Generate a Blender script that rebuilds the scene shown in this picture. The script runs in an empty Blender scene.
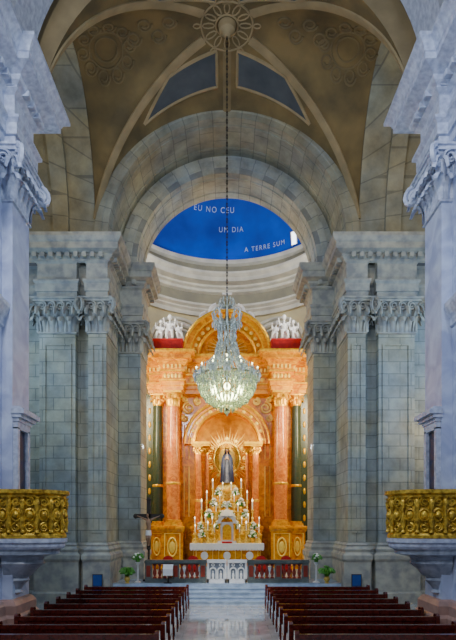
import bpy, bmesh, math, random
from mathutils import Vector, Matrix
random.seed(7)
PI = math.pi
SC = bpy.context.scene
C = SC.collection

# ------------------------------------------------------------------ materials
def _nt(name):
    m = bpy.data.materials.new(name); m.use_nodes = True
    nt = m.node_tree; b = nt.nodes['Principled BSDF']
    return m, nt, b
def mk(name, c1, c2=None, scale=3.0, rough=.5, metal=0.0, bump=0.0, detail=5, dist=0.0, emit=None, es=0.0, coat=0.0, lo=.35, hi=.65, trans=0.0):
    m, nt, b = _nt(name)
    N = nt.nodes; L = nt.links
    b.inputs['Roughness'].default_value = rough
    b.inputs['Metallic'].default_value = metal
    b.inputs['Coat Weight'].default_value = coat
    b.inputs['Transmission Weight'].default_value = trans
    tc = N.new('ShaderNodeTexCoord'); no = N.new('ShaderNodeTexNoise')
    no.inputs['Scale'].default_value = scale; no.inputs['Detail'].default_value = detail
    no.inputs['Distortion'].default_value = dist
    L.new(tc.outputs['Object'], no.inputs['Vector'])
    r = N.new('ShaderNodeValToRGB')
    c2 = c2 or tuple(x*.85 for x in c1)
    r.color_ramp.elements[0].color = (*c1, 1); r.color_ramp.elements[1].color = (*c2, 1)
    r.color_ramp.elements[0].position = lo; r.color_ramp.elements[1].position = hi
    L.new(no.outputs['Fac'], r.inputs['Fac']); L.new(r.outputs['Color'], b.inputs['Base Color'])
    if bump:
        bp = N.new('ShaderNodeBump'); bp.inputs['Strength'].default_value = bump; bp.inputs['Distance'].default_value = .05
        L.new(no.outputs['Fac'], bp.inputs['Height']); L.new(bp.outputs['Normal'], b.inputs['Normal'])
    if emit:
        b.inputs['Emission Color'].default_value = (*emit, 1); b.inputs['Emission Strength'].default_value = es
    return m
def ashlar(name, c1, c2, mortar, bw, bh, arch=None, rough=.7, ms=.022, coat=0.0, tint=None):
    m, nt, b = _nt(name); N = nt.nodes; L = nt.links
    b.inputs['Roughness'].default_value = rough; b.inputs['Coat Weight'].default_value = coat; b.inputs['Coat Roughness'].default_value = .05
    tc = N.new('ShaderNodeTexCoord'); sp = N.new('ShaderNodeSeparateXYZ'); L.new(tc.outputs['Object'], sp.inputs[0])
    cb = N.new('ShaderNodeCombineXYZ')
    def math_(op, a, bb):
        n = N.new('ShaderNodeMath'); n.operation = op
        for i, v in enumerate((a, bb)):
            if isinstance(v, (int, float)): n.inputs[i].default_value = v
            else: L.new(v, n.inputs[i])
        return n.outputs[0]
    if arch == 'floor':
        L.new(sp.outputs['X'], cb.inputs[0]); L.new(sp.outputs['Y'], cb.inputs[1])
    elif arch is None:
        L.new(math_('ADD', sp.outputs['X'], sp.outputs['Y']), cb.inputs[0]); L.new(sp.outputs['Z'], cb.inputs[1])
    else:
        dz = math_('SUBTRACT', sp.outputs['Z'], arch[0])
        an = math_('ARCTAN2', sp.outputs['X'], dz)
        L.new(sp.outputs['Y'], cb.inputs[0]); L.new(math_('MULTIPLY', an, arch[1]), cb.inputs[1])
    br = N.new('ShaderNodeTexBrick'); br.inputs['Scale'].default_value = 1
    br.inputs['Brick Width'].default_value = bw; br.inputs['Row Height'].default_value = bh
    br.inputs['Mortar Size'].default_value = ms; br.inputs['Color1'].default_value = (*c1, 1)
    br.inputs['Color2'].default_value = (*c2, 1); br.inputs['Mortar'].default_value = (*mortar, 1)
    L.new(cb.outputs[0], br.inputs['Vector'])
    col = br.outputs['Color']
    no = N.new('ShaderNodeTexNoise'); no.inputs['Scale'].default_value = .9; no.inputs['Detail'].default_value = 8; no.inputs['Roughness'].default_value = .65
    L.new(tc.outputs['Object'], no.inputs['Vector'])
    if tint:
        n2 = N.new('ShaderNodeTexNoise'); n2.inputs['Scale'].default_value = .35; n2.inputs['Detail'].default_value = 6
        L.new(tc.outputs['Object'], n2.inputs['Vector'])
        rp = N.new('ShaderNodeValToRGB'); rp.color_ramp.elements[0].position = .38; rp.color_ramp.elements[1].position = .62
        rp.color_ramp.elements[0].color = (*tint[0], 1); rp.color_ramp.elements[1].color = (*tint[1], 1)
        L.new(n2.outputs['Fac'], rp.inputs['Fac'])
        m0 = N.new('ShaderNodeMix'); m0.data_type = 'RGBA'; m0.blend_type = 'MULTIPLY'; m0.inputs[0].default_value = 1
        L.new(col, m0.inputs[6]); L.new(rp.outputs['Color'], m0.inputs[7]); col = m0.outputs[2]
    mp = N.new('ShaderNodeMapRange'); mp.inputs[1].default_value = .25; mp.inputs[2].default_value = .75; mp.inputs[3].default_value = .55; mp.inputs[4].default_value = 1.4
    L.new(no.outputs['Fac'], mp.inputs[0])
    mx = N.new('ShaderNodeMix'); mx.data_type = 'RGBA'; mx.blend_type = 'MULTIPLY'; mx.inputs[0].default_value = 1
    L.new(col, mx.inputs[6]); L.new(mp.outputs[0], mx.inputs[7])
    L.new(mx.outputs[2], b.inputs['Base Color'])
    if arch != 'floor':
        bp = N.new('ShaderNodeBump'); bp.inputs['Strength'].default_value = .25; bp.inputs['Distance'].default_value = .04
        L.new(no.outputs['Fac'], bp.inputs['Height']); L.new(bp.outputs['Normal'], b.inputs['Normal'])
    return m

M = {}
TN = ((1.12,1.06,.86),(.84,.95,1.06))
M['pier'] = ashlar('pier_stone', (.34,.35,.31), (.27,.28,.26), (.17,.18,.17), 1.15, .62, tint=TN)
M['carve'] = mk('carved_stone', (.42,.42,.36), (.24,.25,.25), scale=2.2, rough=.7, bump=.25)
M['arch1'] = ashlar('arch_stone_outer', (.33,.31,.23), (.28,.265,.22), (.19,.18,.15), 1.3, .75, arch=(18.95, 6.2), tint=TN)
M['arch2'] = ashlar('arch_stone_inner', (.44,.43,.37), (.38,.38,.37), (.26,.26,.26), 1.1, .7, arch=(18.95, 5.15), tint=TN)
M['near'] = mk('pale_marble', (.58,.65,.82), (.37,.42,.62), scale=1.3, rough=.4, bump=.04, dist=.8)
M['nearcarve'] = mk('pale_carved_marble', (.57,.62,.75), (.36,.40,.54), scale=6, rough=.5)
M['corbel'] = mk('grey_corbel_marble', (.42,.47,.56), (.24,.28,.36), scale=3.0, rough=.4, dist=1.0)
M['vault'] = mk('vault_plaster', (.235,.165,.065), (.105,.08,.036), scale=.6, rough=.8)
M['rib'] = mk('vault_rib', (.37,.285,.15), (.27,.21,.11), scale=1.2, rough=.7)
M['stucco'] = mk('vault_stucco', (.24,.18,.085), (.17,.13,.065), scale=1.2, rough=.8)
M['panel'] = mk('vault_panel', (.085,.10,.115), (.055,.07,.085), scale=1.0, rough=.8)
M['apse'] = mk('apse_plaster', (.72,.62,.34), (.56,.49,.30), scale=.8, rough=.7)
M['apsetrim'] = mk('apse_trim', (.76,.72,.58), (.56,.53,.44), scale=1.0, rough=.6)
M['frieze'] = mk('apse_frieze_shaded', (.33,.30,.20), (.25,.23,.17), scale=1.0, rough=.7)  # darker tone puts the shading around the apse cornices into the colour
M['dome'] = mk('dome_blue', (.001,.095,.70), (.001,.045,.42), scale=.35, rough=.8)
M['letters'] = mk('letter_pale', (.56,.72,.92), (.5,.66,.88), rough=.6)
M['glow'] = mk('window_glow', (.9,.95,1), (.9,.95,1), emit=(.85,.92,1), es=4)
M['orange'] = mk('orange_marble', (.93,.42,.0), (.56,.155,.0), scale=2.0, rough=.25, dist=1.5, coat=.2)
M['shaft'] = mk('pink_marble', (.84,.29,.06), (.56,.12,.015), scale=2.5, rough=.2, dist=2, coat=.2)
M['gold'] = mk('gilding', (1.0,.60,.03), (.74,.32,.008), scale=6, rough=.35, metal=.45, bump=.2)
M['goldpale'] = mk('pale_gilding', (1.0,.78,.18), (.97,.62,.07), scale=5, rough=.4, metal=.12, bump=.2)
M['nichegold'] = mk('niche_gilding', (.94,.52,.02), (.72,.30,.01), scale=3, rough=.45, metal=.15)
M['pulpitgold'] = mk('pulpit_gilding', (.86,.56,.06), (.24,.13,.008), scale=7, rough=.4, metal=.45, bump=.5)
M['green'] = mk('dark_green_marble', (.03,.055,.035), (.06,.065,.035), scale=3, rough=.25, dist=2)
M['red'] = mk('red_cloth', (.65,.010,.008), (.48,.006,.005), scale=5, rough=.7)
M['white'] = mk('white_marble', (.82,.82,.80), (.62,.63,.66), scale=2.0, rough=.35)
M['statuewhite'] = mk('white_statue', (.92,.91,.88), (.84,.83,.82), scale=3, rough=.5)
M['cloth'] = mk('white_cloth', (.85,.85,.84), (.76,.77,.8), scale=6, rough=.8)
M['pew'] = mk('pew_wood', (.125,.017,.012), (.05,.008,.006), scale=5, rough=.2, dist=2, coat=.6)
M['pad'] = mk('kneeler_pad', (.06,.015,.012), (.045,.012,.01), rough=.6)
M['floor'] = ashlar('floor_marble', (.76,.74,.71), (.70,.68,.66), (.52,.51,.50), .8, .8, arch='floor', rough=.1, ms=.01, coat=1.0)
M['step'] = mk('step_marble', (.46,.57,.72), (.30,.39,.53), scale=2.5, rough=.2)
M['dark'] = mk('dark_iron', (.03,.03,.03), (.05,.045,.04), rough=.45, metal=.6)
M['openingdark'] = mk('door_dark', (.015,.025,.06), (.012,.035,.12), scale=1.5, rough=.5)
M['crystal'] = mk('crystal', (.96,1.0,.90), (.52,.58,.50), scale=14, rough=.08, coat=1.0, trans=.35)
M['basket'] = mk('basket_crystal', (.95,1.0,.80), (.70,.80,.52), scale=14, rough=.12, coat=1.0, trans=.55)
M['bronze'] = mk('chandelier_bronze', (.35,.27,.12), (.16,.13,.07), scale=6, rough=.3, metal=.7)
M['bulb'] = mk('bulb_glow', (1,.98,.7), (1,.98,.7), emit=(.92,1.0,.50), es=16)
M['flame'] = mk('flame_glow', (1,.9,.6), (1,.9,.6), emit=(1,.85,.5), es=6)
M['wax'] = mk('candle_wax', (.9,.86,.74), (.84,.8,.68), rough=.5)
M['blue'] = mk('blue_mantle', (.008,.024,.11), (.005,.014,.05), scale=4, rough=.6)
M['dress'] = mk('pale_dress', (.30,.29,.34), (.16,.17,.26), scale=5, rough=.6)
M['skin'] = mk('painted_skin', (.70,.42,.28), (.62,.36,.24), rough=.5)
M['corpus'] = mk('carved_figure', (.36,.22,.14), (.26,.15,.09), rough=.5)
M['leaf'] = mk('leaf_green', (.04,.22,.02), (.10,.32,.04), scale=8, rough=.5)
M['bloom'] = mk('white_bloom', (.92,.92,.86), (.86,.87,.76), scale=8, rough=.6)
M['terra'] = mk('yellow_pot', (.55,.40,.08), (.45,.31,.06), rough=.5)
M['railstone'] = mk('rail_stone', (.15,.17,.16), (.08,.10,.10), scale=3, rough=.3)
M['baluster'] = mk('baluster_marble', (.32,.05,.03), (.18,.03,.02), scale=4, rough=.3)
M['sign'] = mk('sign_blue', (.02,.08,.35), (.02,.06,.28), rough=.5)
M['base'] = mk('base_marble', (.46,.28,.23), (.33,.21,.18), scale=2, rough=.4)
M['gateback'] = mk('gate_backing', (.24,.28,.34), (.14,.17,.22), scale=3, rough=.5)

# ------------------------------------------------------------------ mesh builder
def offs(o):
    v = Vector((0,0,0))
    while o is not None:
        v += o.location; o = o.parent
    return v
class MB:
    def __init__(s): s.v = []; s.f = []
    def add(s, vs, fs):
        n = len(s.v); s.v += [tuple(v) for v in vs]; s.f += [tuple(i+n for i in f) for f in fs]
    def box(s, x0, x1, y0, y1, z0, z1):
        s.add([(x0,y0,z0),(x1,y0,z0),(x1,y1,z0),(x0,y1,z0),(x0,y0,z1),(x1,y0,z1),(x1,y1,z1),(x0,y1,z1)],
              [(0,3,2,1),(4,5,6,7),(0,1,5,4),(1,2,6,5),(2,3,7,6),(3,0,4,7)])
    def grid(s, rows, cu=False, cv=False, cap=False):
        nr, nc = len(rows), len(rows[0]); f = []
        for i in range(nr if cv else nr-1):
            for j in range(nc if cu else nc-1):
                a, b = i, (i+1) % nr; c, d = j, (j+1) % nc
                f.append((a*nc+c, a*nc+d, b*nc+d, b*nc+c))
        if cap:
            f.append(tuple(range(nc))[::-1]); f.append(tuple((nr-1)*nc+j for j in range(nc)))
        s.add([p for r in rows for p in r], f)
    def lathe(s, c, prof, n=16, a0=0, a1=2*PI, sy=1):
        full = abs(a1-a0-2*PI) < 1e-6; k = n if full else n+1
        rows = [[(c[0]+max(r,.001)*math.cos(a0+(a1-a0)*j/n), c[1]+sy*max(r,.001)*math.sin(a0+(a1-a0)*j/n), c[2]+z) for j in range(k)] for r, z in prof]
        s.grid(rows, cu=full, cap=full)
    def tube(s, pts, r, n=6, closed=False):
        pts = [Vector(p) for p in pts]; rows = []; up = Vector((0,0,1)); N = len(pts); prev = None
        for i, p in enumerate(pts):
            if closed: t = pts[(i+1) % N]-pts[i-1]
            else: t = pts[min(i+1, N-1)]-pts[max(i-1, 0)]
            if t.length < 1e-9: t = Vector((0,0,1))
            t.normalize()
            if prev is None:
                a = up.cross(t)
                if a.length < .1: a = Vector((1,0,0)).cross(t)
            else:
                a = prev - t*prev.dot(t)
                if a.length < 1e-4: a = up.cross(t)
            a.normalize(); prev = a; b = t.cross(a)
            rr = r[i] if isinstance(r, (list, tuple)) else r
            rows.append([p+(a*math.cos(2*PI*j/n)+b*math.sin(2*PI*j/n))*rr for j in range(n)])
        s.grid(rows, cu=True, cv=closed, cap=not closed)
    def ell(s, c, rx, ry, rz, nu=10, nv=6):
        rows = [[(c[0]+rx*math.sin(PI*i/nv+.001)*math.cos(2*PI*j/nu), c[1]+ry*math.sin(PI*i/nv+.001)*math.sin(2*PI*j/nu), c[2]+rz*math.cos(PI*i/nv)) for j in range(nu)] for i in range(nv+1)]
        s.grid(rows, cu=True, cap=True)
    def octa(s, c, r, h):
        x, y, z = c
        s.add([(x+r,y,z),(x,y+r,z),(x-r,y,z),(x,y-r,z),(x,y,z+h),(x,y,z-h)], [(0,1,4),(1,2,4),(2,3,4),(3,0,4),(1,0,5),(2,1,5),(3,2,5),(0,3,5)])
    def mold(s, path, prof, cap=False, closed=False):
        P = [Vector((p[0], p[1])) for p in path]; n = len(P); mit = miters(P, closed)
        rows = [[(P[i].x+mit[i].x*o, P[i].y+mit[i].y*o, z) for i in range(n)] for o, z in prof]
        s.grid(rows, cu=closed)
        if cap:
            m = len(prof); b = len(s.v)-m*n
            s.f.append(tuple(b+(m-1)*n+j for j in range(n))); s.f.append(tuple(b+j for j in range(n))[::-1])
    def arch(s, cx, cz, r0, r1, y0, y1, n=32, a0=0, a1=PI, ez=1):
        rows = []
        for i in range(n+1):
            a = a0+(a1-a0)*i/n; c_, s_ = math.cos(a), math.sin(a)*ez
            rows.append([(cx+r0*c_,y0,cz+r0*s_),(cx+r1*c_,y0,cz+r1*s_),(cx+r1*c_,y1,cz+r1*s_),(cx+r0*c_,y1,cz+r0*s_)])
        s.grid(rows, cu=True, cap=True)
    def prism(s, poly, y0, y1):
        n = len(poly)
        s.add([(x,y0,z) for x, z in poly]+[(x,y1,z) for x, z in poly], [tuple(range(n)), tuple(range(2*n-1, n-1, -1))]+[(i,(i+1)%n,n+(i+1)%n,n+i) for i in range(n)])
    def prismx(s, poly, x0, x1):
        n = len(poly)
        s.add([(x0,y,z) for y, z in poly]+[(x1,y,z) for y, z in poly], [tuple(range(n)), tuple(range(2*n-1, n-1, -1))]+[(i,(i+1)%n,n+(i+1)%n,n+i) for i in range(n)])
    def leaf(s, p, Nn, U, w, h, out):
        rows = []
        for i in range(7):
            t = i/6; a = t*2.5; o = out*(1-math.cos(a))/1.8; z = h*math.sin(a); ww = w*.5*math.sqrt(max(.05, 1-(t*.93)**3))
            rows.append([(p[0]+Nn[0]*(o+d)+U[0]*k*ww, p[1]+Nn[1]*(o+d)+U[1]*k*ww, p[2]+z) for k, d in ((-1,-.02),(-.45,.03),(0,.06),(.45,.03),(1,-.02))])
        s.grid(rows)
    def spiral(s, c, D, r, turns=1.7, tr=.05, n=22):
        pts = []
        for i in range(n):
            t = i/(n-1); a = PI/2-t*turns*2*PI; rr = r*(1-.8*t)
            pts.append((c[0]+D[0]*rr*math.cos(a), c[1]+D[1]*rr*math.cos(a), c[2]+rr*math.sin(a)))
        s.tube(pts, [tr*(1-.4*i/(n-1)) for i in range(n)], 5)
    def build(s, name, mat, parent=None, smooth=False, mirror=False, ang=40, vox=None):
        me = bpy.data.meshes.new(name); o_ = offs(parent)
        sx = -1 if mirror else 1
        me.from_pydata([(sx*v[0]-o_.x, v[1]-o_.y, v[2]-o_.z) for v in s.v], [], s.f)
        bm = bmesh.new(); bm.from_mesh(me); bmesh.ops.recalc_face_normals(bm, faces=bm.faces); bm.to_mesh(me); bm.free()
        o = bpy.data.objects.new(name, me); C.objects.link(o)
        if vox:
            r = o.modifiers.new('remesh', 'REMESH'); r.mode = 'VOXEL'; r.voxel_size = vox
            q = o.modifiers.new('smooth', 'SMOOTH'); q.iterations = 3; q.factor = .5
            bpy.context.view_layer.update()
            me2 = bpy.data.meshes.new_from_object(o.evaluated_get(bpy.context.evaluated_depsgraph_get()))
            o.modifiers.clear(); o.data = me2; bpy.data.meshes.remove(me); me = me2; me.name = name; smooth = True; ang = 180
        me.materials.clear(); me.materials.append(M[mat] if isinstance(mat, str) else mat)
        if smooth:
            me.polygons.foreach_set('use_smooth', [True]*len(me.polygons))
            if ang < 180: me.set_sharp_from_angle(angle=math.radians(ang))
        if parent is not None: o.parent = parent
        return o
def miters(P, closed=False):
    n = len(P); out = []
    def nrm(a, b):
        d = (b-a); d.normalize(); return Vector((d.y, -d.x))
    for i in range(n):
        if closed: n1 = nrm(P[i-1], P[i]); n2 = nrm(P[i], P[(i+1) % n])
        else:
            n1 = nrm(P[i-1], P[i]) if i > 0 else nrm(P[0], P[1])
            n2 = nrm(P[i], P[i+1]) if i < n-1 else n1
        d = 1+n1.dot(n2); out.append((n1+n2)/max(d, .25))
    return out
def tag(o, label, cat=None, group=None, kind=None):
    o['label'] = label
    if cat: o['category'] = cat
    if group: o['group'] = group
    if kind: o['kind'] = kind
    return o
def thing(name, label, cat, loc, group=None):
    o = bpy.data.objects.new(name, None); C.objects.link(o); o.location = loc; o.empty_display_size = .2
    return tag(o, label, cat, group)
def struct(o, label):
    o['kind'] = 'structure'; o['label'] = label; return o
def copy_tree(o, parent=None):
    kids = list(o.children)
    c = o.copy(); C.objects.link(c)
    if parent is not None: c.parent = parent
    for k in kids: copy_tree(k, c)
    return c
SIDES = ((False, 'left'), (True, 'right'))

# ------------------------------------------------------------------ capitals, dentils
def capital(mb, path, z0, z1, lw=.42, k_=1.0):
    H = z1-z0
    mb.mold(path, [(0,z0),(.07,z0+.03),(.07,z0+.1),(.02,z0+.12),(.05,z0+.5*H),(.15,z0+.8*H),(.24,z0+.87*H)])
    mb.mold(path, [(.2,z0+.87*H),(.33,z0+.88*H),(.33,z0+.94*H),(.40,z0+.95*H),(.40,z1),(0,z1)])
    P = [Vector(p) for p in path]; mt = miters(P)
    for i in range(len(P)-1):
        d = P[i+1]-P[i]; L = d.length
        if L < .25 or L > 3.2: continue
        d.normalize(); Nn = (d.y, -d.x); n = max(1, round(L/lw))
        for k in range(n):
            p = P[i]+d*(L*(k+.5)/n)
            mb.leaf((p.x,p.y,z0+.1), Nn, (d.x,d.y), L/n*.8, .40*H, .42*k_)
        for k in range(n+1):
            p = P[i]+d*(L*k/n)
            mb.leaf((p.x,p.y,z0+.12), Nn, (d.x,d.y), L/n*.66, .68*H, .5*k_)
        for k in range(n):
            p = P[i]+d*(L*(k+.5)/n)
            mb.spiral((p.x+Nn[0]*.28,p.y+Nn[1]*.28,z0+.76*H), (d.x,d.y), .13*H, tr=.05)
    for i in range(1, len(P)-1):
        a = P[i]-P[i-1]; b = P[i+1]-P[i]
        if a.x*b.y-a.y*b.x > 0:
            m = mt[i].normalized(); c = P[i]+m*.44
            mb.spiral((c.x,c.y,z0+.74*H), (m.x,m.y), .2*H, tr=.1)
            for z_, h_, o_ in ((z0+.1,.42*H,.5),(z0+.12,.7*H,.6)):
                mb.leaf((P[i].x,P[i].y,z_), (m.x,m.y), (-m.y,m.x), lw*.9, h_, o_*k_)
def dentils(mb, path, out, z0, z1, w=.22, gap=.2, each=None):
    P = [Vector(p) for p in path]
    for i in range(len(P)-1):
        d = P[i+1]-P[i]; L = d.length
        if L < .4: continue
        d.normalize(); Nn = Vector((d.y,-d.x)); n = int(L/(w+gap))
        for k in range(n):
            c = P[i]+d*(L*(k+.5)/n); q = [c-d*w/2, c+d*w/2, c+d*w/2+Nn*out, c-d*w/2+Nn*out]
            if each: mb = MB()
            mb.add([(p.x,p.y,z) for z in (z0,z1) for p in q], [(0,1,2,3),(4,5,6,7),(0,1,5,4),(1,2,6,5),(2,3,7,6),(3,0,4,7)])
            if each: each(mb)
ENT_LO = [(0,15.6),(.1,15.6),(.1,15.95),(.16,15.97),(.16,16.35),(.24,16.45),(.24,16.55),(.08,16.6),(.08,17.4),(.2,17.5)]
ENT_HI = [(.1,17.45),(.22,17.5),(.22,17.6),(.36,17.72),(.36,17.8),(.72,17.9),(.72,18.2),(.8,18.25),(.92,18.42),(.92,18.6),(.0,18.7),(-.7,18.7)]
PED = [(.3,0),(.3,.5),(.22,.6),(.22,2.1),(.3,2.25),(.3,2.45),(.16,2.6),(.2,2.75),(.08,2.9),(.1,2.98),(0,3.1)]

# ------------------------------------------------------------------ chancel piers
FP = [(-12.5,27.3),(-9.65,27.3),(-9.65,26.75),(-7.8,26.75),(-7.8,27.22),(-7.12,27.22),(-7.12,26.7),(-6.2,26.7),(-6.2,29.8),(-4.95,29.8),(-4.95,32.0),(-9,32.0)]
FH = [(-12.5,26.78),(-6.2,26.78),(-6.2,29.8),(-4.95,29.8),(-4.95,32.0)]
for mir, sd in SIDES:
    b = MB(); b.mold(FP, [(0,0),(0,15.7)])
    w = struct(b.build('wall_chancel_'+sd, 'pier', mirror=mir), 'grey ashlar pier cluster carrying the %s side of the chancel arch' % sd)
    b = MB(); b.mold(FP[:-1], PED); b.build('pedestal', 'carve', w, mirror=mir)
    for sub in ([(-9.65,27.2),(-9.65,26.75),(-7.8,26.75),(-7.8,27.1)], [(-7.12,27.1),(-7.12,26.7),(-6.2,26.7),(-6.2,29.0)], FP[8:11]):
        b = MB(); capital(b, sub, 13.8, 15.6); b.build('capital', 'carve', w, smooth=True, mirror=mir)
    b = MB(); b.mold(FP[:-1], ENT_LO); b.build('architrave', 'carve', w, mirror=mir)
    b = MB(); b.mold(FH, ENT_HI); dentils(b, FH, .5, 17.6, 17.84); b.build('cornice', 'carve', w, mirror=mir)
    for x0, x1, y in ((-9.4,-8.0,26.75),(-6.95,-6.4,26.7)):
        b = MB(); rows = []
        for ins, yy in ((0,y+.02),(0,y-.05),(.08,y-.05),(.08,y+.02)):
            rows.append([(x0+ins,yy,3.6+ins),(x1-ins,yy,3.6+ins),(x1-ins,yy,13.3-ins),(x0+ins,yy,13.3-ins)])
        b.grid(rows, cu=True); b.build('pilaster_panel_frame', 'pier', w, mirror=mir)

# ------------------------------------------------------------------ chancel arch wall
ZS = 18.95
def arcpts(r, y, n=48, zlow=18.7, zs=ZS):
    return [(-r,y,zlow)]+[(-r*math.cos(PI*i/n),y,zs+r*math.sin(PI*i/n)) for i in range(n+1)]+[(r,y,zlow)]
def rectpts(X, Zt, y, n=48, zlow=18.7, zs=ZS):
    out = [(-X,y,zlow)]
    for i in range(n+1):
        a = PI*i/n; c, s_ = -math.cos(a), math.sin(a)
        k = min(X/abs(c) if abs(c) > 1e-6 else 1e9, (Zt-zs)/s_ if s_ > 1e-6 else 1e9)
        out.append((c*k, y, zs+s_*k))
    return out+[(X,y,zlow)]
b = MB(); b.grid([rectpts(12.5,28,27.1), arcpts(6.2,27.1), arcpts(6.2,29.8)])
wf = struct(b.build('wall_far', 'arch1', smooth=True), 'grey stone wall with the great round chancel arch')
b = MB(); b.grid([arcpts(6.25,29.8), arcpts(5.15,29.8), arcpts(5.15,32.0), rectpts(9.5,36,32.0)]); b.build('inner_arch', 'arch2', wf, smooth=True)
b = MB(); b.grid([arcpts(6.9,26.95),arcpts(6.9,27.1)]); b.grid([arcpts(6.9,26.95), arcpts(6.55,26.95), arcpts(6.5,27.0), arcpts(6.2,27.0), arcpts(6.2,27.1)]); b.build('archivolt', 'arch1', wf, smooth=True)
b = MB(); b.grid([arcpts(5.85,29.8), arcpts(5.85,29.62), arcpts(5.5,29.62), arcpts(5.45,29.7), arcpts(5.15,29.7), arcpts(5.15,29.8)]); b.build('inner_archivolt', 'arch2', wf, smooth=True)
for y0 in (27.5, 29.1):
    b = MB(); b.grid([arcpts(6.21,y0), arcpts(6.15,y0), arcpts(6.15,y0+.35), arcpts(6.21,y0+.35)]); b.build('soffit_band', 'arch1', wf, smooth=True)
for y0 in (30.1, 31.4):
    b = MB(); b.grid([arcpts(5.16,y0), arcpts(5.1,y0), arcpts(5.1,y0+.3), arcpts(5.16,y0+.3)]); b.build('soffit_band', 'arch2', wf, smooth=True)

# ------------------------------------------------------------------ crossing vault
VA, VB, VY, VH = 6.85, 3.95, 23.15, 6.5
def vz(x, y):
    s_ = min(1, abs(x)/VA); t = min(1, abs(y-VY)/VB); m = min(s_, t); q = max(s_, t)
    return ZS+VH*math.sqrt(max(0, 1-m*m))+.8*(1-q*q)
n = 48
pr = [math.sin((-1+2*i/n)*PI/2) for i in range(n+1)]
b = MB(); vs = [(VA*s_, VY+VB*t, vz(VA*s_, VY+VB*t)) for t in pr for s_ in pr]; fs = []
for j in range(n):
    for i in range(n):
        a, bb, c, d = j*(n+1)+i, j*(n+1)+i+1, (j+1)*(n+1)+i+1, (j+1)*(n+1)+i
        if (pr[i]+pr[i+1])*(pr[j]+pr[j+1]) > 0: fs += [(a,bb,c),(a,c,d)]
        else: fs += [(a,bb,d),(bb,c,d)]
b.add(vs, fs); cv = struct(b.build('ceiling', 'vault', smooth=True, ang=25), 'olive plaster groin vault with cream ribs over the crossing')
def ribbon(mb, pts, w, dep):
    rows = []; P = [Vector(p) for p in pts]
    for i, p in enumerate(P):
        t = P[min(i+1,len(P)-1)]-P[max(i-1,0)]; h = Vector((t.x,t.y,0)); 
        if h.length < 1e-5: h = Vector((1,0,0))
        h.normalize(); sd = Vector((-h.y,h.x,0)); t.normalize(); up = sd.cross(t); 
        if up.z < 0: up = -up
        rows.append([p+sd*w/2+up*.05, p+sd*w/2-up*dep*.6, p+sd*w*.3-up*dep, p-sd*w*.3-up*dep, p-sd*w/2-up*dep*.6, p-sd*w/2+up*.05])
    mb.grid(rows, cu=True, cap=True)
for sx in (-1, 1):
    for sy in (-1, 1):
        b = MB(); ts = [math.sin(PI/2*i/30) for i in range(31)]
        ribbon(b, [(sx*VA*t*.99, VY+sy*VB*t*.99, vz(VA*t*.99, VY+VB*t*.99)) for t in ts if t > .12], .4, .035)
        b.build('groin_rib', 'rib', cv, smooth=True)
def vline(pts, k=10):
    out = []
    for i in range(len(pts)-1):
        for j in range(k):
            t = j/k; x = pts[i][0]*(1-t)+pts[i+1][0]*t; y = pts[i][1]*(1-t)+pts[i+1][1]*t; out.append((x,y,vz(x,y)))
    x, y = pts[-1]; out.append((x,y,vz(x,y)))
    return out
for sx in (-1, 1):
    for sy in (-1, 1):
        q = [(sx*4.2,VY+sy*3.25),(sx*2.8,VY+sy*1.8),(sx*.5,VY+sy*1.15),(sx*.5,VY+sy*2.75)]
        b = MB(); rows = []
        for i in range(13):
            t = i/12; row = []
            for j in range(7):
                w_ = j/6
                x = (q[0][0]*(1-w_)+q[1][0]*w_)*(1-t)+(q[3][0]*(1-w_)+q[2][0]*w_)*t
                y = (q[0][1]*(1-w_)+q[1][1]*w_)*(1-t)+(q[3][1]*(1-w_)+q[2][1]*w_)*t
                row.append((x,y,vz(x,y)-.05))
            rows.append(row)
        b.grid(rows); pn = b.build('vault_panel', 'panel', cv, smooth=True)
        b = MB(); b.tube(vline(q+[q[0]]), .09, 6); b.build('panel_frame', 'rib', pn, smooth=True)
for sy in (-1, 1):
    b = MB(); ribbon(b, vline([(0,VY+sy*1.0),(0,VY+sy*3.9)], 16), .4, .04); b.build('ridge_rib', 'stucco', cv, smooth=True)
def vtube(mb, cx, cy, f, r=.05, n=24, closed=True):
    pts = []
    for i in range(n if closed else n+1):
        dx, dy = f(i/n); pts.append((cx+dx, cy+dy, vz(cx+dx,cy+dy)-.01))
    mb.tube(pts, r, 6, closed)
for sx in (-1, 1):
    b = MB()
    for cx, cy, R in ((sx*5.5,VY+.5,.75),(sx*5.5,VY+.5,.5)):
        vtube(b, cx, cy, lambda t, R=R: (R*math.cos(2*PI*t), R*math.sin(2*PI*t)))
    for k in range(10):
        a = k*PI/5; vtube(b, sx*5.5+math.cos(a)*1.05, VY+.5+math.sin(a)*1.0, lambda t: (.3*(1-.6*t)*math.cos(9*t), .3*(1-.6*t)*math.sin(9*t)), .05, 18, False)
    for k in range(4):
        vtube(b, sx*(4.2-.55*k), VY+.3*(-1)**k, lambda t: (.35*(1-.6*t)*math.cos(9*t), .35*(1-.6*t)*math.sin(9*t)), .05, 18, False)
    b.build('stucco_wreath', 'stucco', cv, smooth=True)
b = MB()
for R, r in ((1.15,.045),(.5,.04)): vtube(b, 0, VY, lambda t, R=R: (R*math.cos(2*PI*t), R*math.sin(2*PI*t)), r, 32)
for k in range(12):
    a = k*PI/6; N_ = (math.cos(a), math.sin(a))
    for r0, r1, w_ in ((.55,1.1,.12),(1.18,1.5,.11)):
        pts = []
        for i in range(8):
            q = 2*PI*i/8; rr = (r0+r1)/2+(r1-r0)/2*math.cos(q); ss = w_*math.sin(q); x_ = N_[0]*rr-N_[1]*ss; y_ = N_[1]*rr+N_[0]*ss
            pts.append((x_,VY+y_,vz(x_,VY+y_)-.01))
        b.tube(pts, .035, 5, True)
b.build('boss_rosette', 'rib', cv, smooth=True)
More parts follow.
